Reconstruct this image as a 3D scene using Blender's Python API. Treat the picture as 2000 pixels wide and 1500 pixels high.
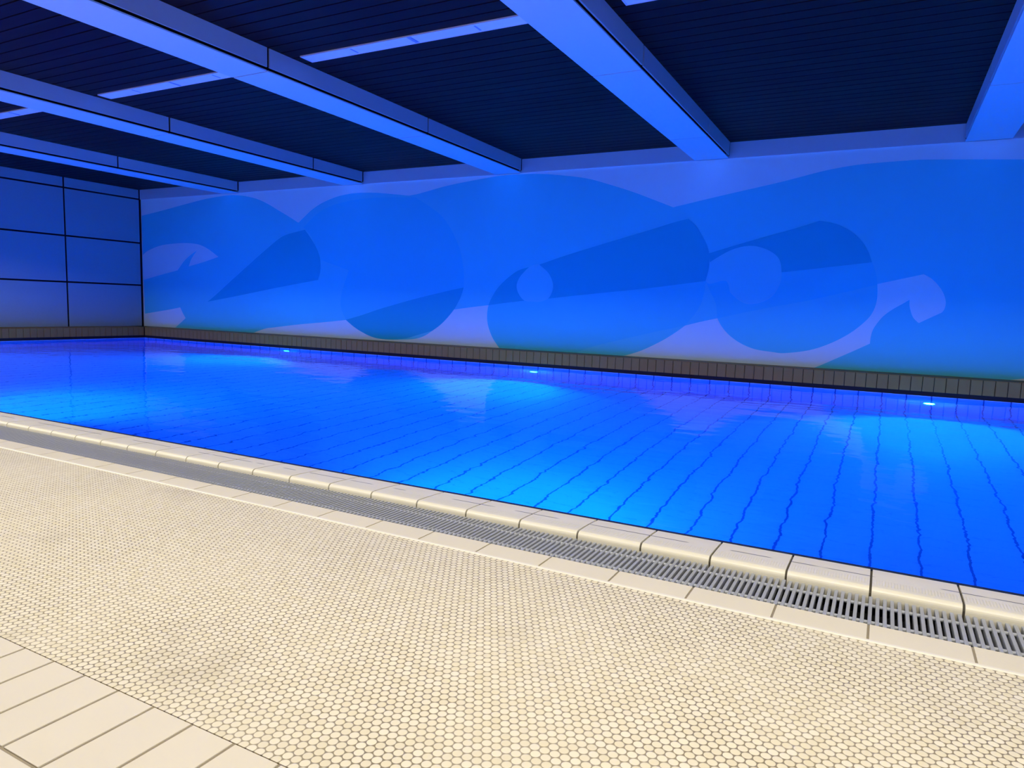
import bpy, bmesh, math, random
from mathutils import Vector, Matrix
from mathutils.geometry import tessellate_polygon

scene = bpy.context.scene
for o in list(bpy.data.objects):
    bpy.data.objects.remove(o, do_unlink=True)

# ------------------------------------------------------------------ camera
CAM_Z = 0.875
cd = bpy.data.cameras.new('camera')
cam = bpy.data.objects.new('camera', cd)
scene.collection.objects.link(cam)
cd.sensor_fit = 'HORIZONTAL'
cd.sensor_width = 36.0
cd.lens = 36.0 * 1363.87 / 2000.0
cd.clip_start = 0.02
YAW, PITCH, ROLL = -0.487547, -0.109521, -0.0309623
fw = Vector((math.sin(YAW) * math.cos(PITCH), math.cos(YAW) * math.cos(PITCH), math.sin(PITCH)))
rt = Vector((math.cos(YAW), -math.sin(YAW), 0.0))
dn = fw.cross(rt)
rt2 = rt * math.cos(ROLL) + dn * math.sin(ROLL)
dn2 = dn * math.cos(ROLL) - rt * math.sin(ROLL)
cam.matrix_world = Matrix(((rt2.x, -dn2.x, -fw.x, 0.0), (rt2.y, -dn2.y, -fw.y, 0.0),
                           (rt2.z, -dn2.z, -fw.z, CAM_Z), (0, 0, 0, 1)))
scene.camera = cam

# ------------------------------------------------------------------ world, lamps, exposure
wd = bpy.data.worlds.new('world')
scene.world = wd
wd.use_nodes = True
wd.node_tree.nodes['Background'].inputs[0].default_value = (0.02, 0.02, 0.025, 1)
wd.node_tree.nodes['Background'].inputs[1].default_value = 0.0
scene.view_settings.view_transform = 'Standard'
scene.view_settings.look = 'None'
scene.view_settings.exposure = 0.0
scene.view_settings.gamma = 1.0
scene.view_settings.use_curve_mapping = False
scene.cycles.caustics_refractive = True
scene.cycles.caustics_reflective = True
scene.cycles.blur_glossy = 0.5
scene.cycles.sample_clamp_indirect = 6.0
scene.cycles.max_bounces = 12
scene.cycles.diffuse_bounces = 7

POOL_LAMP_COLOUR = (0.002, 0.41, 1.0)
POOL_LAMP_POWER = 178.0
DECK_LAMP_COLOUR = (1.0, 0.93, 0.75)
DECK_LAMP_POWER = 94.0

def deck_lamp(x, y, z):
    ld = bpy.data.lights.new('deck_lamp_light', 'AREA')
    ld.shape = 'RECTANGLE'
    ld.size, ld.size_y = 2.2, 0.35
    ld.energy = DECK_LAMP_POWER
    ld.color = DECK_LAMP_COLOUR
    ld.spread = math.radians(180)
    o = bpy.data.objects.new('deck_lamp_light', ld)
    o.location = (x, y, z)
    o.rotation_euler = (math.radians(30), 0, 0)     # washers tilted towards the pool
    scene.collection.objects.link(o)
    return o

for i in range(6):
    deck_lamp(3.0 - 3.05 * i, 0.95, 2.70)

# outlines painted on the mural wall: (x, z) in metres
MURAL = {
    'light': [
        [(-14.096, 2.558), (-13.494, 2.632), (-12.814, 2.725), (-12.165, 2.81), (-11.667, 2.85), (-11.334, 2.859), (-11.009, 2.83), (-10.664, 2.759), (-10.382, 2.658), (-10.106, 2.53), (-9.835, 2.404), (-9.608, 2.29)],
        [(-9.583, 2.295), (-9.472, 2.372), (-9.263, 2.508), (-9.033, 2.612), (-8.732, 2.698), (-8.487, 2.736), (-8.222, 2.751), (-7.846, 2.737), (-7.48, 2.698), (-7.125, 2.655)],
        [(-7.125, 2.655), (-6.951, 2.673), (-6.781, 2.703), (-6.303, 2.785), (-5.628, 2.856), (-5.323, 2.878), (-4.979, 2.875), (-4.712, 2.861), (-4.385, 2.822), (-3.962, 2.751), (-3.552, 2.626), (-3.253, 2.523), (-2.961, 2.407), (-2.676, 2.292)],
        [(-2.68, 2.297), (-2.029, 2.425), (-1.326, 2.556), (-0.833, 2.662), (-0.517, 2.707), (-0.286, 2.72), (0.014, 2.726), (0.305, 2.722), (1.3, 2.655), (2.2, 2.6), (3.2, 2.45), (4.5, 2.2)],
        [(4.5, 2.2), (4.5, 0.62)],
        [(4.5, 0.62), (2.2, 0.41), (1.41, 0.255), (1.256, 0.226), (1.1, 0.192)],
        [(1.1, 0.189), (-0.802, 0.21)],
        [(-0.802, 0.21), (-0.682, 0.271), (-0.496, 0.375), (-0.314, 0.477), (-0.157, 0.568)],
        [(-0.157, 0.568), (-0.154, 0.651), (-0.138, 0.734), (-0.099, 0.817), (-0.04, 0.904), (0.05, 0.987), (0.162, 1.065), (0.223, 1.109)],
        [(0.223, 1.109), (0.225, 1.056), (0.238, 0.997), (0.258, 0.937), (0.287, 0.885), (0.338, 0.836)],
        [(0.338, 0.836), (0.464, 0.911), (0.561, 0.967)],
        [(0.561, 0.967), (0.585, 1.013), (0.59, 1.092), (0.559, 1.189), (0.501, 1.279), (0.427, 1.356), (0.343, 1.408)],
        [(0.343, 1.408), (-0.134, 1.288)],
        [(-0.131, 1.282), (-0.121, 1.119), (-0.147, 0.972), (-0.218, 0.848), (-0.38, 0.688), (-0.596, 0.548), (-0.838, 0.448), (-1.125, 0.395), (-1.283, 0.401), (-1.499, 0.426), (-1.686, 0.496), (-1.84, 0.599), (-1.941, 0.709), (-2.003, 0.812)],
        [(-2.014, 0.808), (-2.224, 0.756), (-2.429, 0.697)],
        [(-2.429, 0.697), (-2.579, 0.581), (-2.76, 0.462), (-3.04, 0.316), (-3.332, 0.213)],
        [(-3.332, 0.209), (-5.304, 0.202)],
        [(-5.304, 0.202), (-5.391, 0.298), (-5.467, 0.399), (-5.539, 0.554), (-5.569, 0.71), (-5.561, 0.846), (-5.543, 0.894)],
        [(-5.56, 0.893), (-5.866, 0.854), (-6.191, 0.807)],
        [(-6.191, 0.807), (-6.313, 0.673), (-6.457, 0.545), (-6.625, 0.436), (-6.775, 0.35), (-6.993, 0.29), (-7.353, 0.263), (-7.629, 0.259), (-7.865, 0.285), (-8.105, 0.364), (-8.3, 0.458), (-8.461, 0.558)],
        [(-8.461, 0.558), (-8.979, 0.499), (-9.638, 0.43), (-10.264, 0.35)],
        [(-10.264, 0.35), (-10.407, 0.333), (-10.55, 0.299), (-10.814, 0.219)],
        [(-10.814, 0.219), (-13.08, 0.235)],
        [(-13.08, 0.235), (-12.753, 0.443)],
        [(-12.753, 0.443), (-12.833, 0.54), (-12.914, 0.659)],
        [(-12.914, 0.659), (-13.291, 0.599), (-14.067, 0.494)],
        [(-14.067, 0.494), (-14.096, 2.558)],
    ],
    'white': [
        [(-14.088, 1.733), (-14.021, 1.777), (-13.875, 1.837), (-13.52, 1.924), (-13.107, 1.96), (-12.673, 1.966), (-12.316, 1.933), (-12.032, 1.84), (-11.738, 1.684)],
        [(-11.738, 1.684), (-12.197, 1.58), (-12.621, 1.499)],
        [(-12.621, 1.499), (-12.552, 1.624), (-12.468, 1.721), (-12.368, 1.812)],
        [(-12.368, 1.812), (-12.582, 1.717), (-12.75, 1.614), (-12.852, 1.528), (-12.973, 1.418)],
        [(-12.973, 1.418), (-13.543, 1.316), (-14.088, 1.21)],
    ],
    'mid_a': [
        [(-9.07, 1.62), (-9.264, 2.004), (-9.473, 2.2)],
        [(-9.473, 2.2), (-8.982, 2.507), (-8.221, 2.642), (-7.48, 2.645), (-6.994, 2.623)],
        [(-6.994, 2.623), (-6.456, 2.293), (-6.136, 1.844), (-6.024, 1.436), (-6.017, 1.164)],
        [(-6.017, 1.164), (-6.962, 0.964), (-7.636, 0.793), (-8.461, 0.562)],
        [(-8.461, 0.562), (-8.574, 0.767), (-8.575, 0.976), (-8.526, 1.128), (-8.405, 1.43)],
        [(-8.405, 1.43), (-9.07, 1.62)],
    ],
    'mid_b': [
        [(-5.548, 0.894), (-4.91, 0.98), (-4.517, 1.019), (-2.189, 1.305)],
        [(-2.189, 1.305), (-2.195, 1.163), (-2.253, 0.947), (-2.429, 0.697)],
        [(-2.429, 0.697), (-2.957, 0.564), (-3.747, 0.344), (-4.016, 0.231)],
        [(-4.016, 0.211), (-5.304, 0.202)],
        [(-5.304, 0.202), (-5.391, 0.298), (-5.467, 0.399), (-5.539, 0.554), (-5.569, 0.71), (-5.548, 0.894)],
    ],
    'mid_c': [
        [(-2.185, 1.305), (-1.234, 1.423), (-0.21, 1.548)],
        [(-0.21, 1.548), (-0.162, 1.428), (-0.131, 1.282)],
        [(-0.131, 1.282), (-0.883, 1.076), (-1.392, 0.963), (-2.003, 0.812)],
        [(-2.003, 0.812), (-2.034, 1.002), (-2.12, 1.172), (-2.185, 1.305)],
    ],
    'deep_a': [
        [(-12.074, 0.796), (-11.833, 0.934), (-11.426, 1.193), (-10.972, 1.475), (-10.534, 1.747), (-10.11, 1.994), (-9.918, 2.071), (-9.728, 2.11), (-9.436, 2.157)],
        [(-9.436, 2.157), (-9.306, 2.015), (-9.176, 1.856), (-9.086, 1.687), (-9.06, 1.534), (-9.068, 1.4), (-9.119, 1.256)],
        [(-9.119, 1.256), (-10.117, 1.107), (-11.279, 0.919), (-12.074, 0.796)],
    ],
    'deep_b': [
        [(-8.461, 0.562), (-8.108, 0.655), (-7.636, 0.793), (-6.962, 0.964), (-6.323, 1.104), (-6.017, 1.164)],
        [(-6.017, 1.164), (-6.054, 1.043), (-6.112, 0.93), (-6.191, 0.807), (-6.313, 0.673), (-6.457, 0.545), (-6.604, 0.447)],
        [(-6.604, 0.447), (-6.841, 0.381), (-7.127, 0.298)],
        [(-7.127, 0.298), (-7.353, 0.267), (-7.629, 0.259), (-7.865, 0.285), (-8.105, 0.364), (-8.3, 0.458), (-8.461, 0.562)],
    ],
    'deep_c': [
        [(-4.682, 1.525), (-4.229, 1.665), (-3.613, 1.835), (-3.033, 1.988), (-2.664, 2.092), (-2.467, 2.136)],
        [(-2.467, 2.136), (-2.353, 2.031), (-2.256, 1.888), (-2.19, 1.764), (-2.155, 1.623), (-2.156, 1.465), (-2.189, 1.305)],
        [(-2.189, 1.305), (-2.99, 1.196), (-3.783, 1.107), (-4.517, 1.019)],
        [(-4.517, 1.019), (-4.455, 1.115), (-4.44, 1.224), (-4.474, 1.322), (-4.544, 1.421), (-4.682, 1.525)],
    ],
    'deep_d': [
        [(-4.849, 1.49), (-5.041, 1.435), (-5.223, 1.316), (-5.384, 1.171), (-5.493, 1.014), (-5.548, 0.894)],
        [(-5.548, 0.894), (-5.21, 0.942), (-4.91, 0.98)],
        [(-4.91, 0.98), (-5.005, 1.065), (-5.055, 1.176), (-5.04, 1.277), (-4.97, 1.379), (-4.849, 1.49)],
    ],
    'deep_e': [
        [(-2.164, 1.672), (-1.805, 1.78), (-1.453, 1.879), (-1.115, 1.97), (-0.83, 2.06)],
        [(-0.83, 2.06), (-0.656, 2.02), (-0.49, 1.938), (-0.356, 1.823), (-0.268, 1.694), (-0.21, 1.548)],
        [(-0.21, 1.548), (-0.746, 1.482), (-1.234, 1.423)],
        [(-1.234, 1.423), (-1.244, 1.514), (-1.281, 1.605), (-1.37, 1.683), (-1.497, 1.739), (-1.623, 1.763), (-1.766, 1.748), (-1.927, 1.689), (-2.144, 1.556)],
        [(-2.144, 1.556), (-2.164, 1.672)],
    ],
    'pale_a': [
        [(-4.682, 1.525), (-4.544, 1.421), (-4.474, 1.322), (-4.44, 1.224), (-4.455, 1.115), (-4.517, 1.019), (-4.638, 0.972), (-4.773, 0.969), (-4.91, 0.98), (-5.005, 1.065), (-5.055, 1.176), (-5.04, 1.277), (-4.97, 1.379), (-4.849, 1.49), (-4.749, 1.526), (-4.682, 1.525)],
    ],
    'pale_b': [
        [(-2.144, 1.556), (-1.927, 1.689), (-1.766, 1.748), (-1.623, 1.763), (-1.497, 1.739), (-1.37, 1.683), (-1.281, 1.605), (-1.244, 1.514)],
        [(-1.244, 1.514), (-1.231, 1.333), (-1.299, 1.149), (-1.433, 1.045), (-1.61, 1.009), (-1.74, 1.057), (-1.857, 1.158)],
        [(-1.857, 1.158), (-1.922, 1.308), (-2.126, 1.268), (-2.185, 1.305)],
        [(-2.185, 1.305), (-2.155, 1.439), (-2.144, 1.556)],
    ],
}

# ------------------------------------------------------------------ dimensions (metres; deck level is z = 0)
X0, X1 = -14.117, 4.5          # end wall (in view) and the far end behind the right of the frame
YB, YM = -2.2, 9.60            # wall behind the viewer, mural wall
XK, YK = -13.646, 9.28          # tiled kerbs at the far waterlines, walls stand back behind a ledge
Z_WATER = 0.004
Z_POOL = -1.50
Z_BEAM, Z_CEIL = 2.892, 3.091  # underside of beams, underside of slats
Y_MOSAIC0, Y_MOSAIC1 = 0.902, 2.066
Y_GRATE0, Y_GRATE1 = 2.192, 2.424
Y_POOL = 2.655

# ------------------------------------------------------------------ node helpers
class NT:
    def __init__(self, name):
        m = bpy.data.materials.new(name)
        m.use_nodes = True
        self.m = m
        self.t = m.node_tree
        self.n = self.t.nodes
        self.l = self.t.links
        self.out = self.n['Material Output']
        self.b = self.n['Principled BSDF']

    def node(self, typ, **kw):
        nd = self.n.new(typ)
        for k, v in kw.items():
            setattr(nd, k, v)
        return nd

    def link(self, a, b):
        self.l.new(a, b)

    def _in(self, sock, v):
        if hasattr(v, 'is_linked') or isinstance(v, bpy.types.NodeSocket):
            self.l.new(v, sock)
        else:
            sock.default_value = v

    def math(self, op, a, b=None, c=None, clamp=False):
        nd = self.node('ShaderNodeMath', operation=op, use_clamp=clamp)
        self._in(nd.inputs[0], a)
        if b is not None:
            self._in(nd.inputs[1], b)
        if c is not None:
            self._in(nd.inputs[2], c)
        return nd.outputs[0]

    def vec(self, op, a, b=None):
        nd = self.node('ShaderNodeVectorMath', operation=op)
        self._in(nd.inputs[0], a)
        if b is not None:
            self._in(nd.inputs[1], b)
        return nd.outputs['Value'] if op in ('LENGTH', 'DISTANCE', 'DOT_PRODUCT') else nd.outputs[0]

    def mix(self, f, a, b):
        nd = self.node('ShaderNodeMix', data_type='RGBA')
        self._in(nd.inputs[0], f)
        self._in(nd.inputs[6], a)
        self._in(nd.inputs[7], b)
        return nd.outputs[2]

    def step(self, v, lo, hi):
        nd = self.node('ShaderNodeMapRange', interpolation_type='SMOOTHSTEP')
        self._in(nd.inputs[0], v)
        nd.inputs[1].default_value = lo
        nd.inputs[2].default_value = hi
        return nd.outputs[0]

    def pos(self):
        return self.node('ShaderNodeNewGeometry').outputs['Position']

    def xyz(self, v):
        s = self.node('ShaderNodeSeparateXYZ')
        self._in(s.inputs[0], v)
        return s.outputs

    def noise(self, v, scale, detail=3.0, rough=0.5):
        nd = self.node('ShaderNodeTexNoise')
        if v is not None:
            self._in(nd.inputs['Vector'], v)
        nd.inputs['Scale'].default_value = scale
        nd.inputs['Detail'].default_value = detail
        nd.inputs['Roughness'].default_value = rough
        return nd.outputs['Fac']

    def bump(self, h, strength, dist):
        nd = self.node('ShaderNodeBump')
        nd.inputs['Strength'].default_value = strength
        nd.inputs['Distance'].default_value = dist
        self._in(nd.inputs['Height'], h)
        self._in(self.b.inputs['Normal'], nd.outputs[0])
        return nd

    def set(self, col=None, rough=None, spec=None, metal=None):
        if col is not None:
            self._in(self.b.inputs['Base Color'], col if not isinstance(col, tuple) else (*col[:3], 1))
        if rough is not None:
            self._in(self.b.inputs['Roughness'], rough)
        if spec is not None:
            self.b.inputs['Specular IOR Level'].default_value = spec
        if metal is not None:
            self.b.inputs['Metallic'].default_value = metal


def c4(r, g, b):
    return (r, g, b, 1.0)


def plain(name, col, rough=0.5, spec=0.5, var=0.06, scale=6.0, metal=0.0):
    """A painted / moulded surface: base colour with a faint mottling."""
    n = NT(name)
    f = n.noise(n.pos(), scale, 4.0)
    lo = tuple(max(0, c * (1 - var)) for c in col)
    hi = tuple(min(1, c * (1 + var)) for c in col)
    n.set(n.mix(f, c4(*lo), c4(*hi)), rough, spec, metal)
    return n.m


# ------------------------------------------------------------------ materials
def mat_mosaic():
    n = NT('round_mosaic')
    a = 0.0222
    p = n.pos()
    s3 = math.sqrt(3.0)
    q = n.vec('MULTIPLY', p, (1 / a, 1 / (a * s3), 0.0))
    def cell(off):
        w = n.vec('ADD', q, off)
        fr = n.vec('SUBTRACT', n.vec('FRACTION', w), (0.5, 0.5, 0.0))
        d = n.vec('LENGTH', n.vec('MULTIPLY', fr, (1.0, s3, 0.0)))
        return d, n.vec('ADD', n.vec('FLOOR', w), (off[0] * 37.0, off[1] * 11.0, 0.0))
    d1, id1 = cell((0.0, 0.0, 0.0))
    d2, id2 = cell((0.5, 0.5, 0.0))
    d = n.math('MINIMUM', d1, d2)
    which = n.math('LESS_THAN', d2, d1)
    mx = n.node('ShaderNodeMix', data_type='VECTOR')
    n.link(which, mx.inputs[0]); n.link(id1, mx.inputs[4]); n.link(id2, mx.inputs[5])
    wn = n.node('ShaderNodeTexWhiteNoise', noise_dimensions='2D')
    n.link(mx.outputs[1], wn.inputs['Vector'])
    rnd = wn.outputs['Value']
    disc = n.math('SUBTRACT', 1.0, n.step(d, 0.435, 0.475))
    tile = n.mix(rnd, c4(0.72, 0.65, 0.48), c4(0.79, 0.73, 0.58))
    big = n.noise(p, 1.6, 5.0, 0.6)
    wear = n.step(big, 0.56, 0.74)
    tile = n.mix(n.math('MULTIPLY', wear, 0.40), tile, c4(0.46, 0.40, 0.31))
    g = n.noise(p, 2.3, 3.0)
    grout = n.mix(n.step(g, 0.35, 0.65), c4(0.24, 0.20, 0.135), c4(0.36, 0.31, 0.22))
    n.set(n.mix(disc, grout, tile), 0.42, 0.4)
    n.bump(n.math('SUBTRACT', 1.0, n.step(d, 0.36, 0.48)), 0.5, 0.0012)
    return n.m


def mat_pool_tile():
    """Pale tiles under water: long joints across the pool every 25 cm, weak cross joints."""
    n = NT('pool_tile')
    p = n.pos()
    x, y, z = n.xyz(p)[0:3]
    def joint(c, pitch, phase, w):
        f = n.math('FRACT', n.math('DIVIDE', n.math('SUBTRACT', c, phase), pitch))
        e = n.math('MULTIPLY', n.math('MINIMUM', f, n.math('SUBTRACT', 1.0, f)), pitch)
        return n.math('SUBTRACT', 1.0, n.step(e, w * 0.5, w * 0.5 + 0.003))
    jx = joint(x, 0.2508, 0.022, 0.011)
    jy = n.math('MULTIPLY', joint(y, 0.1254, 0.01, 0.003), 0.22)
    jz = n.math('MULTIPLY', joint(z, 0.1254, 0.02, 0.003), 0.22)
    j = n.math('MAXIMUM', jx, n.math('MAXIMUM', jy, jz))
    f = n.noise(p, 3.0, 3.0)
    tile = n.mix(f, c4(0.55, 0.76, 0.88), c4(0.62, 0.82, 0.93))
    n.set(n.mix(j, tile, c4(0.085, 0.13, 0.30)), 0.4, 0.3)
    return n.m


def mat_water():
    n = NT('pool_water')
    n.n.remove(n.b)
    p = n.pos()
    st = n.vec('MULTIPLY', p, (1.0, 1.5, 1.0))
    w = n.math('ADD', n.math('ADD', n.noise(st, 1.3, 2.0, 0.45), n.math('MULTIPLY', n.noise(st, 12.0, 2.0, 0.5), 0.045)), n.math('MULTIPLY', n.noise(st, 4.5, 2.0, 0.4), 0.38))
    bp = n.node('ShaderNodeBump')
    bp.inputs['Strength'].default_value = 0.6
    bp.inputs['Distance'].default_value = 0.012
    n.link(w, bp.inputs['Height'])
    g = n.node('ShaderNodeBsdfGlass')
    g.inputs['IOR'].default_value = 1.333
    g.inputs['Roughness'].default_value = 0.0
    g.inputs['Color'].default_value = (0.93, 0.98, 1.0, 1)
    n.link(bp.outputs[0], g.inputs['Normal'])
    n.link(g.outputs[0], n.out.inputs['Surface'])
    # water swallows red first, then green
    ab = n.node('ShaderNodeVolumeAbsorption')
    ab.inputs['Color'].default_value = (0.0, 0.66, 0.985, 1)
    ab.inputs['Density'].default_value = 0.8
    n.link(ab.outputs[0], n.out.inputs['Volume'])
    return n.m


def mat_coping():
    n = NT('coping_tile')
    p = n.pos()
    x, y, z = n.xyz(p)[0:3]
    base = n.mix(n.noise(p, 5.0, 4.0), c4(0.71, 0.67, 0.55), c4(0.78, 0.74, 0.63))
    # dried water lines along the top, broken up
    band = n.math('SUBTRACT', 1.0, n.step(n.math('ABSOLUTE', n.math('SUBTRACT', y, 2.548)), 0.0022, 0.0042))
    comb = n.node('ShaderNodeCombineXYZ')
    n.link(x, comb.inputs[0])
    gate = n.step(n.noise(comb.outputs[0], 3.1, 2.0), 0.47, 0.50)
    mark = n.math('MULTIPLY', band, gate)
    n.set(n.mix(n.math('MULTIPLY', mark, 0.95), base, c4(0.05, 0.045, 0.05)), 0.38, 0.45)
    # fine grip ribs behind the rounded nose
    rib = n.math('SINE', n.math('MULTIPLY', x, 2 * math.pi / 0.0085))
    zone = n.math('MULTIPLY', n.step(y, 2.458, 2.466), n.math('SUBTRACT', 1.0, n.step(y, 2.505, 2.52)))
    n.bump(n.math('MULTIPLY', rib, zone), 0.5, 0.0012)
    return n.m


def mat_slat():
    n = NT('dark_slat')
    p = n.pos()
    f = n.noise(n.vec('MULTIPLY', p, (0.7, 7.0, 1.0)), 1.2, 3.0)
    n.set(n.mix(f, c4(0.010, 0.003, 0.004), c4(0.014, 0.005, 0.006)), n.math('ADD', 0.36, n.math('MULTIPLY', f, 0.14)), 0.06)
    return n.m


def emit(name, col, strength):
    n = NT(name)
    n.set((0.8, 0.8, 0.8), 0.3)
    n.b.inputs['Emission Color'].default_value = (*col, 1)
    n.b.inputs['Emission Strength'].default_value = strength
    return n.m


M = dict(
    mosaic=mat_mosaic(), pool=mat_pool_tile(), water=mat_water(), coping=mat_coping(), slat=mat_slat(),
    cream=plain('cream_tile', (0.72, 0.66, 0.54), 0.35, 0.45, 0.03),
    edging=plain('edging_tile', (0.73, 0.67, 0.52), 0.38, 0.45, 0.04),
    grout=plain('grout', (0.30, 0.255, 0.185), 0.8, 0.2, 0.18, 14.0),
    slot=plain('slot', (0.02, 0.016, 0.014), 0.8, 0.1),
    dark_joint=plain('dark_joint', (0.10, 0.088, 0.07), 0.8, 0.2, 0.25, 30.0),
    navy_strip=plain('navy_strip', (0.012, 0.02, 0.05), 0.6, 0.2),
    ridge=plain('white_ridge', (0.78, 0.74, 0.65), 0.4, 0.4, 0.02),
    kerb=plain('kerb_tile', (0.30, 0.17, 0.03), 0.5, 0.15, 0.10, 7.0),
    channel=plain('channel', (0.05, 0.05, 0.055), 0.6, 0.3),
    bar=plain('grating_plastic', (0.33, 0.345, 0.385), 0.5, 0.4, 0.10, 60.0),
    peg=plain('grating_rod', (0.46, 0.48, 0.52), 0.35, 0.5, 0.05, 40.0),
    clad=plain('cladding_panel', (0.50, 0.56, 0.56), 0.42, 0.45, 0.03, 20.0),
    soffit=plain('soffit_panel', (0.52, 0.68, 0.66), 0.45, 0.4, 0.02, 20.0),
    reveal=plain('reveal', (0.008, 0.008, 0.012), 0.9, 0.1),
    wall_panel=plain('wall_panel', (0.30, 0.40, 0.42), 0.6, 0.3, 0.04, 25.0),
    dark_wall=plain('dark_wall', (0.07, 0.068, 0.066), 0.7, 0.2),
    plaster=plain('plaster', (0.62, 0.60, 0.56), 0.7, 0.3),
    diffuser=plain('lamp_diffuser', (0.93, 0.88, 0.82), 0.3, 0.5, 0.02),
    lamp_frame=plain('lamp_frame', (0.78, 0.78, 0.82), 0.35, 0.5, 0.02),
    clip=plain('lamp_clip', (0.30, 0.38, 0.52), 0.4, 0.5, 0.02),
    steel=plain('lamp_steel', (0.6, 0.6, 0.62), 0.25, 0.5, 0.03, 12.0, 1.0),
    lens=emit('pool_lamp_lens', (0.004, 0.42, 1.0), 420.0),
    m_white=plain('mural_white', (0.73, 0.92, 0.85), 0.6, 0.3, 0.02),
    m_light=plain('mural_light_blue', (0.105, 0.71, 0.77), 0.6, 0.3, 0.02),
    m_mid=plain('mural_mid_blue', (0.075, 0.67, 0.77), 0.6, 0.3, 0.02),
    m_pale=plain('mural_pale_blue', (0.15, 0.72, 0.78), 0.6, 0.3, 0.02),
    m_deep=plain('mural_deep_blue', (0.016, 0.50, 0.59), 0.6, 0.3, 0.02),
)

# ------------------------------------------------------------------ mesh helpers
def link(o, parent=None):
    scene.collection.objects.link(o)
    if parent is not None:
        o.parent = parent
    return o


def build(name, bm, mats, parent=None, loc=(0, 0, 0), smooth=False):
    bmesh.ops.recalc_face_normals(bm, faces=bm.faces[:])
    me = bpy.data.meshes.new(name)
    bm.to_mesh(me)
    bm.free()
    for m in (mats if isinstance(mats, (list, tuple)) else [mats]):
        me.materials.append(m)
    if smooth:
        for p in me.polygons:
            p.use_smooth = True
    o = bpy.data.objects.new(name, me)
    o.location = loc
    return link(o, parent)


def empty(name, loc):
    o = bpy.data.objects.new(name, None)
    o.empty_display_size = 0.1
    o.location = loc
    return link(o)


def tag(o, label=None, cat=None, group=None, kind=None):
    if label: o['label'] = label
    if cat: o['category'] = cat
    if group: o['group'] = group
    if kind: o['kind'] = kind
    return o


def box(bm, x0, x1, y0, y1, z0, z1, mi=0, bevel=0.0):
    vs = [bm.verts.new((x, y, z)) for x in (x0, x1) for y in (y0, y1) for z in (z0, z1)]
    idx = [(0, 1, 3, 2), (4, 6, 7, 5), (0, 4, 5, 1), (2, 3, 7, 6), (0, 2, 6, 4), (1, 5, 7, 3)]
    fs = []
    for f in idx:
        fc = bm.faces.new([vs[i] for i in f])
        fc.material_index = mi
        fs.append(fc)
    if bevel > 0:
        es = list({e for f in fs for e in f.edges})
        r = bmesh.ops.bevel(bm, geom=es, offset=bevel, segments=2, profile=0.5, affect='EDGES')
        for f in r['faces']:
            f.material_index = mi
    return fs


def prism_x(bm, prof, x0, x1, mi=0):
    """Extrude a (y, z) profile along x with end caps."""
    a = [bm.verts.new((x0, y, z)) for y, z in prof]
    b = [bm.verts.new((x1, y, z)) for y, z in prof]
    k = len(prof)
    for i in range(k):
        f = bm.faces.new((a[i], a[(i + 1) % k], b[(i + 1) % k], b[i]))
        f.material_index = mi
    f = bm.faces.new(a); f.material_index = mi
    f = bm.faces.new(list(reversed(b))); f.material_index = mi


def quad(bm, pts, mi=0):
    f = bm.faces.new([bm.verts.new(p) for p in pts])
    f.material_index = mi
    return f


def cyl(bm, p0, p1, r0, r1=None, seg=12, mi=0):
    r1 = r0 if r1 is None else r1
    p0, p1 = Vector(p0), Vector(p1)
    d = (p1 - p0).normalized()
    u = d.orthogonal().normalized()
    v = d.cross(u)
    A = [bm.verts.new(p0 + (u * math.cos(t) + v * math.sin(t)) * r0) for t in [2 * math.pi * i / seg for i in range(seg)]]
    B = [bm.verts.new(p1 + (u * math.cos(t) + v * math.sin(t)) * r1) for t in [2 * math.pi * i / seg for i in range(seg)]]
    for i in range(seg):
        f = bm.faces.new((A[i], A[(i + 1) % seg], B[(i + 1) % seg], B[i])); f.material_index = mi
    f = bm.faces.new(A[::-1]); f.material_index = mi
    f = bm.faces.new(B); f.material_index = mi


# ------------------------------------------------------------------ room shell
bm = bmesh.new()
box(bm, X0, X1, Y_MOSAIC0 - 0.004, Y_MOSAIC1, -0.12, 0.0)
tag(build('floor', bm, M['mosaic']), 'deck floor of small round cream mosaic tiles with grey grout', 'floor', kind='structure')

bm = bmesh.new()                       # smooth cream tiles set in rows along the mosaic
box(bm, X0, X1, YB, Y_MOSAIC0 - 0.004, -0.12, -0.0025, 1)
px = 0.1238
for row in range(0, 13):
    y1 = Y_MOSAIC0 - 0.0065 - row * 0.2375
    y0 = y1 - 0.231
    if y1 < YB:
        break
    k = math.floor((X0 + 1.6905) / px) + 1
    while -1.6905 + (k + 1) * px < X1:
        xa = -1.6905 + k * px + 0.0037
        box(bm, xa, xa + px - 0.0074, max(y0, YB), y1, -0.02, 0.0006, 0, 0.0012)
        k += 1
    if row == 2:
        break
quad(bm, [(X0, YB, 0.0), (X1, YB, 0.0), (X1, 0.19, 0.0), (X0, 0.19, 0.0)], 0)
tag(build('floor_tile_border', bm, [M['cream'], M['grout']]), 'smooth cream rectangular floor tiles with wide grey joints beside the mosaic', 'floor', kind='structure')

bm = bmesh.new()                       # drain channel
box(bm, X0, X1, Y_MOSAIC1, Y_MOSAIC1 + 0.02, -0.2, -0.03)
box(bm, X0, X1, Y_GRATE0 - 0.004, Y_GRATE0, -0.2, -0.024)
box(bm, X0, X1, Y_GRATE0 - 0.004, Y_GRATE1 + 0.02, -0.22, -0.2)
box(bm, X0, X1, Y_GRATE1, Y_GRATE1 + 0.02, -0.2, -0.03)
box(bm, X0, X1, Y_MOSAIC1 + 0.02, Y_GRATE0 - 0.004, -0.2, -0.03)
tag(build('drain_channel', bm, M['channel']), 'dark overflow channel under the grey grating', 'drain channel', kind='structure')

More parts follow.
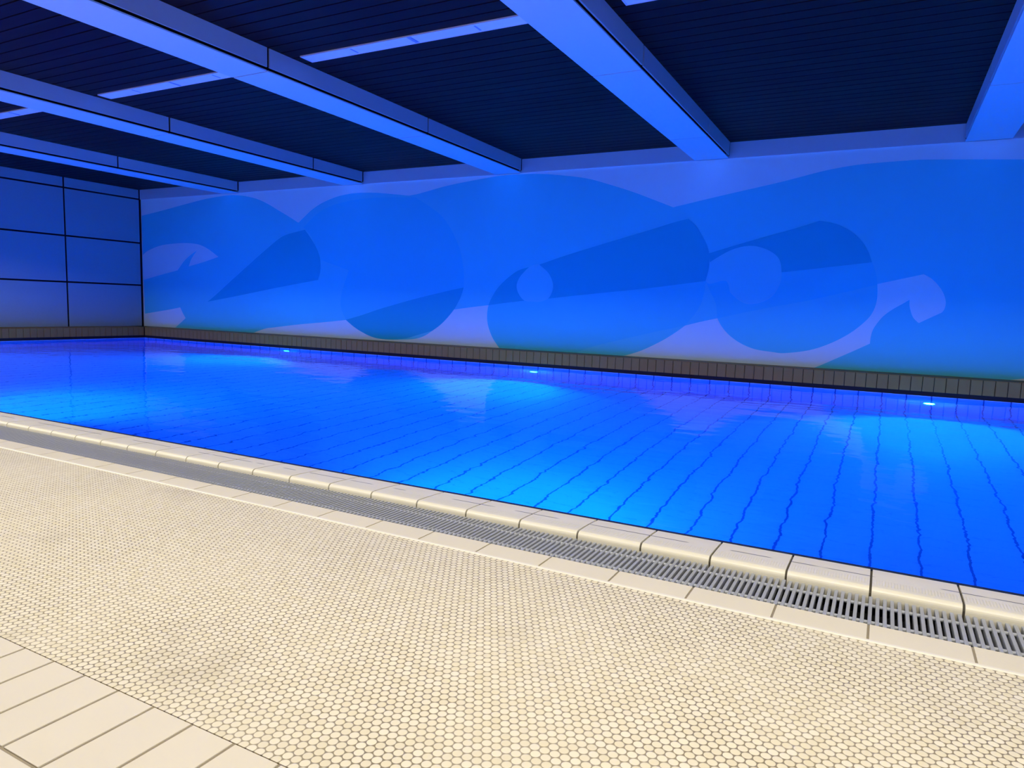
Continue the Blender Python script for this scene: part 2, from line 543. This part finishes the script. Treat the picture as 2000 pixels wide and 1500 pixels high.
bm = bmesh.new()                       # pool basin, open at the top
quad(bm, [(XK, Y_POOL, Z_POOL), (X1, Y_POOL, Z_POOL), (X1, YK, Z_POOL), (XK, YK, Z_POOL)])
quad(bm, [(XK, Y_POOL, Z_POOL), (XK, Y_POOL, -0.005), (X1, Y_POOL, -0.005), (X1, Y_POOL, Z_POOL)])
quad(bm, [(XK, YK, Z_POOL), (X1, YK, Z_POOL), (X1, YK, Z_WATER + 0.002), (XK, YK, Z_WATER + 0.002)])
quad(bm, [(XK, Y_POOL, Z_POOL), (XK, YK, Z_POOL), (XK, YK, Z_WATER + 0.002), (XK, Y_POOL, Z_WATER + 0.002)])
quad(bm, [(X1, Y_POOL, Z_POOL), (X1, YK, Z_POOL), (X1, YK, Z_WATER + 0.002), (X1, Y_POOL, Z_WATER + 0.002)])
tag(build('pool_basin', bm, M['pool']), 'pale tiled pool basin seen through the blue water', 'pool', kind='structure')

bm = bmesh.new()
box(bm, XK - 0.01, X1 + 0.01, Y_POOL - 0.01, YK + 0.01, Z_POOL - 0.01, Z_WATER)
o = build('water', bm, M['water'])
tag(o, 'calm bright blue pool water lit from below', 'water', kind='structure')

bm = bmesh.new()
box(bm, X0 - 0.15, X1 + 0.15, YM + 0.001, YM + 0.15, Z_POOL, Z_CEIL + 0.2)
tag(build('wall_back', bm, M['plaster']), 'long wall carrying the wave mural', 'wall', kind='structure')
bm = bmesh.new()
box(bm, X0 - 0.15, X1 + 0.15, YB - 0.15, YB, -0.12, Z_CEIL + 0.2)
tag(build('wall_front', bm, M['dark_wall']), 'wall behind the viewer', 'wall', kind='structure')
bm = bmesh.new()
box(bm, X1, X1 + 0.15, YB, YM, Z_POOL, Z_CEIL + 0.2)
tag(build('wall_right', bm, M['dark_wall']), 'wall beyond the right edge', 'wall', kind='structure')

# end wall: dark backing with separate cladding panels
bm = bmesh.new()
box(bm, X0 - 0.15, X0 - 0.012, YB, YM, Z_POOL, Z_CEIL + 0.2)
wl = tag(build('wall_left', bm, M['reveal']), 'end wall clad in large blue-lit grey panels with dark joints', 'wall', kind='structure')
ZJ = [0.231, 1.098, 1.985, 2.895, Z_CEIL]
YJ = [YM, 8.02, 6.44, 4.86, 3.28, 1.70, 0.12, YB]
for i in range(len(YJ) - 1):
    for j in range(4):
        bm = bmesh.new()
        g = 0.016
        box(bm, X0 - 0.02, X0, YJ[i + 1] + g, YJ[i] - (0.05 if i == 0 else g), ZJ[j] + (g if j else 0.0), ZJ[j + 1] - g * (0.2 if j == 3 else 1.0), 0, 0.002)
        build('wall_panel', bm, M['wall_panel'], wl)

# slatted ceiling over the pool (slats run along the pool)
bm = bmesh.new()
box(bm, X0, X1, 1.95, YM, Z_CEIL + 0.03, Z_CEIL + 0.2, 1)
y = YM - 0.005
while y - 0.15 > 1.95:
    box(bm, X0, X1, y - 0.139, y, Z_CEIL, Z_CEIL + 0.028, 0, 0.003)
    y -= 0.15
tag(build('ceiling', bm, [M['slat'], M['reveal']]), 'dark slatted ceiling above the pool', 'ceiling', kind='structure')
bm = bmesh.new()
box(bm, X0, X1, YB, 1.95, 2.74, Z_CEIL + 0.2)
box(bm, X0, X1, 1.83, 1.95, 2.44, 2.74)  # unseen lip added to keep the deck lamps' direct light off the upper mural
tag(build('ceiling_deck_cutoff', bm, M['plaster']), 'unseen lower deck ceiling with an added lip that cuts off the warm light', 'ceiling', kind='structure')

# fascia between the slats and the mural
bm = bmesh.new()
box(bm, X0 + 0.01, X1, YM - 0.03, YM, Z_BEAM, Z_CEIL)
tag(build('trim_1', bm, M['clad']), 'plain fascia board along the top of the mural wall', 'trim', kind='structure')

# ------------------------------------------------------------------ tiled kerbs with a ledge at the far waterlines
ZK = 0.231
bm = bmesh.new()
box(bm, XK, X1, YK + 0.002, YM, -0.06, ZK - 0.006, 1)
box(bm, XK, X1, YK - 0.003, YM, ZK - 0.006, ZK, 0, 0.002)
x = XK + 0.03
while x < X1:
    box(bm, x + 0.003, min(x + 0.1130, X1), YK - 0.012, YK + 0.02, 0.058, ZK - 0.004, 0, 0.003)
    x += 0.1160
tag(build('trim_2', bm, [M['kerb'], M['slot']]), 'row of upright brownish kerb tiles under the wave mural', 'kerb', kind='structure')
bm = bmesh.new()
box(bm, X0, XK - 0.002, Y_POOL, YM, -0.06, ZK - 0.006, 1)
box(bm, X0, XK + 0.003, Y_POOL, YK - 0.004, ZK - 0.006, ZK, 0, 0.002)
y = YK - 0.014
while y - 0.1160 > Y_POOL:
    box(bm, XK - 0.02, XK + 0.012, y - 0.1130, y - 0.003, 0.058, ZK - 0.004, 0, 0.003)
    y -= 0.1160
tag(build('trim_3', bm, [M['kerb'], M['slot']]), 'row of upright brownish kerb tiles under the grey end wall', 'kerb', kind='structure')

# ------------------------------------------------------------------ near pool edge: coping, grating, edging
prof = [(2.424, -0.06), (2.424, 0.006)]
for t in range(0, 7):
    an = math.radians(180 - 15 * t)
    prof.append((2.444 + 0.020 * math.cos(an), 0.007 + 0.020 * math.sin(an)))
prof += [(2.50, 0.026), (2.58, 0.022), (2.638, 0.018), (2.641, 0.014), (2.641, -0.10), (2.62, -0.10), (2.62, -0.06)]
bm = bmesh.new()
xj = 0.022 + 0.2513 * 17
while xj > X0 + 0.3:
    prism_x(bm, prof, xj - 0.2513 + 0.0036, xj - 0.0036, 0)
    xj -= 0.2513
prism_x(bm, [(2.43, -0.06), (2.43, 0.008), (2.446, 0.021), (2.50, 0.020), (2.638, 0.012), (2.638, -0.12), (2.43, -0.12)], X0, X1, 1)
prism_x(bm, [(2.638, -0.10), (2.638, 0.0168), (2.668, 0.0155), (2.668, -0.06), (2.654, -0.10)], XK, X1, 2)  # dark navy strip along the inner edge of the coping
tag(build('pool_coping', bm, [M['coping'], M['dark_joint'], M['navy_strip']]), 'raised pool edge of beige blocks with rounded nose beside the grating', 'pool edge')

bm = bmesh.new()
xj = 0.023 + 0.2508 * 17
while xj > X0 + 0.3:
    prism_x(bm, [(2.0815, -0.03), (2.0815, 0.0), (2.083, 0.0015), (2.189, 0.0015), (2.191, -0.001), (2.191, -0.03)], xj - 0.2508 + 0.0034, xj - 0.0034, 0)
    xj -= 0.2508
box(bm, X0, X1, 2.068, 2.19, -0.03, -0.0015, 1)
prism_x(bm, [(2.066, -0.02), (2.066, 0.0005), (2.070, 0.0035), (2.078, 0.0035), (2.0812, 0.0005), (2.0812, -0.02)], X0, X1, 2)
tag(build('gutter_edging', bm, [M['edging'], M['grout'], M['ridge']]), 'strip of flat cream edging tiles between the mosaic and the grating', 'edging')

PITCH_BAR = 0.0198
def bar_into(bm, x):
    box(bm, x - 0.0052, x + 0.0052, Y_GRATE0 + 0.003, Y_GRATE1 - 0.002, -0.024, 0.0, 0, 0.0012)

gr = tag(empty('drain_grating', (0, 2.308, -0.024)), 'long grey plastic bar grating along the near pool edge', 'grating')
for k in range(100):
    bm = bmesh.new()
    bar_into(bm, 0.0)
    o = build('bar', bm, M['bar'], gr) if k == 0 else None
    if k == 0:
        bar0 = o
        bar0.location = (0.50, -2.308, 0.024)
    else:
        bm.free()
        o = bar0.copy()
        scene.collection.objects.link(o)
        o.parent = gr
        o.location = (0.50 - k * PITCH_BAR, -2.308, 0.024)
bm = bmesh.new()
x = 0.50 + PITCH_BAR
while x < 2.5:
    bar_into(bm, x); x += PITCH_BAR
x = 0.50 - 100 * PITCH_BAR
while x > X0 + 0.02:
    box(bm, x - 0.0052, x + 0.0052, Y_GRATE0 + 0.003, Y_GRATE1 - 0.002, -0.024, 0.0, 0)
    x -= PITCH_BAR
o = build('bar', bm, M['bar'], gr, (0, -2.308, 0.024))
o['kind'] = 'stuff'
for yy in (2.222, 2.358):
    bm = bmesh.new()
    cyl(bm, (X0 + 0.02, yy, -0.007), (2.5, yy, -0.007), 0.006, seg=10)
    build('connecting_rod', bm, M['peg'], gr, (0, -2.308, 0.024), True)['label'] = 'pale rod joining the grating bars'

# ------------------------------------------------------------------ beams
BEAMS = [0.62 - 3.05 * k for k in range(-1, 5)]
BEAM_W = 0.46
JY = {0: [7.42], 1: [5.89, 8.35], 2: [4.662, 7.126], 3: [5.90, 8.386], 4: [7.185], -1: [6.5]}
BLAB = {0: 'clad ceiling beam cut by the right edge of the photo, over the white hooked wave',
        1: 'clad ceiling beam second from the right edge, right of the longest strip light',
        2: 'clad ceiling beam third from the right edge, left of the longest strip light',
        3: 'clad ceiling beam second from the panelled end wall',
        4: 'clad ceiling beam nearest the panelled end wall',
        -1: 'clad ceiling beam beyond the right edge of the photo'}
Y_B0 = 1.95
for k in range(-1, 5):
    xl = 0.62 - 3.05 * k
    xr = xl + BEAM_W
    root = tag(empty('ceiling_beam', (xl + BEAM_W / 2, 0, Z_BEAM)), BLAB[k], 'beam', 'clad beams across the pool ceiling', 'thing')
    ox = xl + BEAM_W / 2
    hw = BEAM_W / 2
    zt = Z_CEIL - Z_BEAM
    bm = bmesh.new()
    box(bm, -hw + 0.05, hw - 0.05, Y_B0, YM - 0.03, 0.03, zt)
    for s in (-1, 1):
        box(bm, s * (hw - 0.008) - 0.006, s * (hw - 0.008) + 0.006, YM - 0.052, YM - 0.031, 0.034, zt)
    build('core', bm, M['reveal'], root)
    ys = [Y_B0] + JY[k] + [YM - 0.001]
    if JY[k][0] - Y_B0 > 2.6:
        ys = [Y_B0, JY[k][0] - 2.46] + JY[k] + [YM - 0.001]
    for a, b in zip(ys[:-1], ys[1:]):
        g = 0.008
        bm = bmesh.new()
        box(bm, -hw + 0.006, hw - 0.012, a + g, b - g, 0.0, 0.012, 0, 0.001)
        build('soffit_panel', bm, M['soffit'], root)
        be = min(b, YM - 0.031) - (0.026 if b > YM - 0.1 else 0.013)
        bm = bmesh.new()
        box(bm, hw - 0.014, hw, a + 0.013, be, 0.034, zt, 0, 0.001)
        build('side_panel', bm, M['clad'], root)
        bm = bmesh.new()
        box(bm, -hw, -hw + 0.014, a + 0.013, be, 0.034, zt, 0, 0.001)
        build('side_panel', bm, M['clad'], root)

# ------------------------------------------------------------------ ceiling lights (unlit strips between the beams)
LLAB = {1: 'pale ceiling strip light between the two nearest beams, cut by the top edge',
        2: 'longest pale ceiling strip light, over the middle of the pool',
        3: 'pale ceiling strip light in the second bay from the end wall',
        4: 'short pale ceiling strip light at the left edge'}
def ceiling_light(x0, x1, label):
    L = x1 - x0
    root = tag(empty('ceiling_light', ((x0 + x1) / 2, 5.0, Z_CEIL)), label, 'ceiling light', 'strip lights in the slatted ceiling')
    bm = bmesh.new()
    h = L / 2
    box(bm, -h, h, -0.078, -0.070, -0.012, 0.0)
    box(bm, -h, h, 0.070, 0.078, -0.012, 0.0)
    box(bm, -h, -h + 0.012, -0.070, 0.070, -0.012, 0.0)
    box(bm, h - 0.012, h, -0.070, 0.070, -0.012, 0.0)
    box(bm, -h, h, -0.07, 0.07, -0.003, 0.0)
    build('frame', bm, M['lamp_frame'], root)
    for s in (-1, 1):
        bm = bmesh.new()
        xa, xb = (-h + 0.013, -0.022) if s < 0 else (0.022, h - 0.013)
        box(bm, xa, xb, -0.068, 0.068, -0.010, -0.003, 0, 0.002)
        build('diffuser', bm, M['diffuser'], root)
        bm = bmesh.new()
        xm = s * L * 0.263
        box(bm, xm - 0.008, xm + 0.008, -0.05, 0.05, -0.0125, -0.010, 0, 0.001)
        build('clip', bm, M['clip'], root)
    bm = bmesh.new()
    box(bm, -0.020, 0.020, -0.068, 0.068, -0.009, -0.003)
    box(bm, 0.008, 0.016, -0.05, 0.05, -0.0125, -0.009)
    build('clip', bm, M['clip'], root)

for k in (1, 2, 3, 4):
    xl = 0.62 - 3.05 * k + BEAM_W
    xr = 0.62 - 3.05 * (k - 1)
    ceiling_light(xl + 0.12, xr - 0.06, LLAB[k])

# ------------------------------------------------------------------ underwater lamps
def dome(bm, r, hgt, segs=20, rings=4, mi=0):
    prev = None
    for j in range(rings):
        a = (math.pi / 2) * j / rings
        ring = [bm.verts.new((r * math.cos(a) * math.cos(t), -hgt * math.sin(a), r * math.cos(a) * math.sin(t)))
                for t in [2 * math.pi * i / segs for i in range(segs)]]
        if prev:
            for i in range(segs):
                bm.faces.new((prev[i], prev[(i + 1) % segs], ring[(i + 1) % segs], ring[i])).material_index = mi
        prev = ring
    top = bm.verts.new((0, -hgt, 0))
    for i in range(segs):
        bm.faces.new((prev[i], prev[(i + 1) % segs], top)).material_index = mi

def pool_lamp(x, y, z, facing, label):
    root = tag(empty('pool_lamp', (x, y, z)), label, 'pool light', 'underwater lamps in the pool walls')
    if facing < 0:
        root.rotation_euler = (0, 0, math.pi)
    bm = bmesh.new()
    dome(bm, 0.050, 0.042)
    build('lens', bm, M['lens'], root, (0, -0.012, 0), True)['label'] = 'glowing lens'
    bm = bmesh.new()
    seg = 28
    rings = [(0.052, -0.012), (0.052, -0.016), (0.072, -0.012), (0.076, -0.002), (0.076, 0.0)]
    prev = None
    for r, yy in rings:
        ring = [bm.verts.new((r * math.cos(t), yy, r * math.sin(t))) for t in [2 * math.pi * i / seg for i in range(seg)]]
        if prev:
            for i in range(seg):
                bm.faces.new((prev[i], prev[(i + 1) % seg], ring[(i + 1) % seg], ring[i]))
        prev = ring
    build('bezel', bm, M['steel'], root, (0, 0, 0), True)
    ld = bpy.data.lights.new('pool_lamp_light', 'AREA')
    ld.shape = 'DISK'
    ld.size = 0.11
    ld.energy = POOL_LAMP_POWER
    ld.color = POOL_LAMP_COLOUR
    ld.spread = math.radians(115)
    lo = bpy.data.objects.new('pool_lamp_light', ld)
    lo.location = (x, y - 0.058 * (1 if facing > 0 else -1), z)
    lo.rotation_euler = (math.radians(90 - (7 if facing > 0 else 3)) * (-1 if facing > 0 else 1) , 0, 0)
    scene.collection.objects.link(lo)

pool_lamp(0.507, YK - 0.001, -0.68, 1, 'glowing underwater lamp at the far right under the mural')
pool_lamp(-4.54, YK - 0.001, -0.68, 1, 'glowing underwater lamp in the middle of the far pool wall')
pool_lamp(-9.57, YK - 0.001, -0.58, 1, 'small glowing underwater lamp nearest the far corner')
for x in (3.1, -2.05, -7.15, -12.3):
    pool_lamp(x, Y_POOL + 0.001, -0.70, -1, 'underwater lamp in the near pool wall, hidden below the pool edge')

# ------------------------------------------------------------------ wave mural
def smooth_path(segs, n=5):
    out = []
    for s in segs:
        if len(s) < 3:
            pts = list(s)
        else:
            pts = []
            for i in range(len(s) - 1):
                p0 = s[i - 1] if i else s[0]
                p1, p2 = s[i], s[i + 1]
                p3 = s[i + 2] if i + 2 < len(s) else s[-1]
                for j in range(n):
                    t = j / n
                    pts.append(tuple(0.5 * ((2 * p1[c]) + (-p0[c] + p2[c]) * t + (2 * p0[c] - 5 * p1[c] + 4 * p2[c] - p3[c]) * t * t
                                            + (-p0[c] + 3 * p1[c] - 3 * p2[c] + p3[c]) * t ** 3) for c in (0, 1)))
            pts.append(s[-1])
        for p in pts:
            if not out or (abs(p[0] - out[-1][0]) + abs(p[1] - out[-1][1])) > 1e-3:
                out.append(p)
    if abs(out[0][0] - out[-1][0]) + abs(out[0][1] - out[-1][1]) < 2e-3:
        out.pop()
    return out

bm = bmesh.new()
YS = YM - 0.008
box(bm, X0 + 0.012, X1, YS, YM, ZK, Z_BEAM, 0)
ORDER = [('light', 1), ('mid_a', 2), ('mid_b', 2), ('mid_c', 2), ('white', 0), ('deep_a', 3), ('deep_b', 3), ('deep_c', 3), ('deep_d', 3), ('deep_e', 3), ('pale_a', 4), ('pale_b', 4)]
for lv, (nm, mi) in enumerate(ORDER):
    pts = smooth_path(MURAL[nm])
    yy = YS - 0.0006 - 0.0003 * lv
    pts = [(max(min(x, X1), X0 + 0.0125), max(min(z, Z_BEAM - 0.001), ZK + 0.0005)) for x, z in pts]
    vs = [bm.verts.new((x, yy, z)) for x, z in pts]
    for tri in tessellate_polygon([[Vector((x, z, 0)) for x, z in pts]]):
        try:
            f = bm.faces.new([vs[i] for i in tri])
        except ValueError:
            continue
        f.material_index = mi
mur = build('wave_mural', bm, [M['m_white'], M['m_light'], M['m_mid'], M['m_deep'], M['m_pale']])
tag(mur, 'long wall mural of overlapping blue curling waves on a white ground', 'mural')
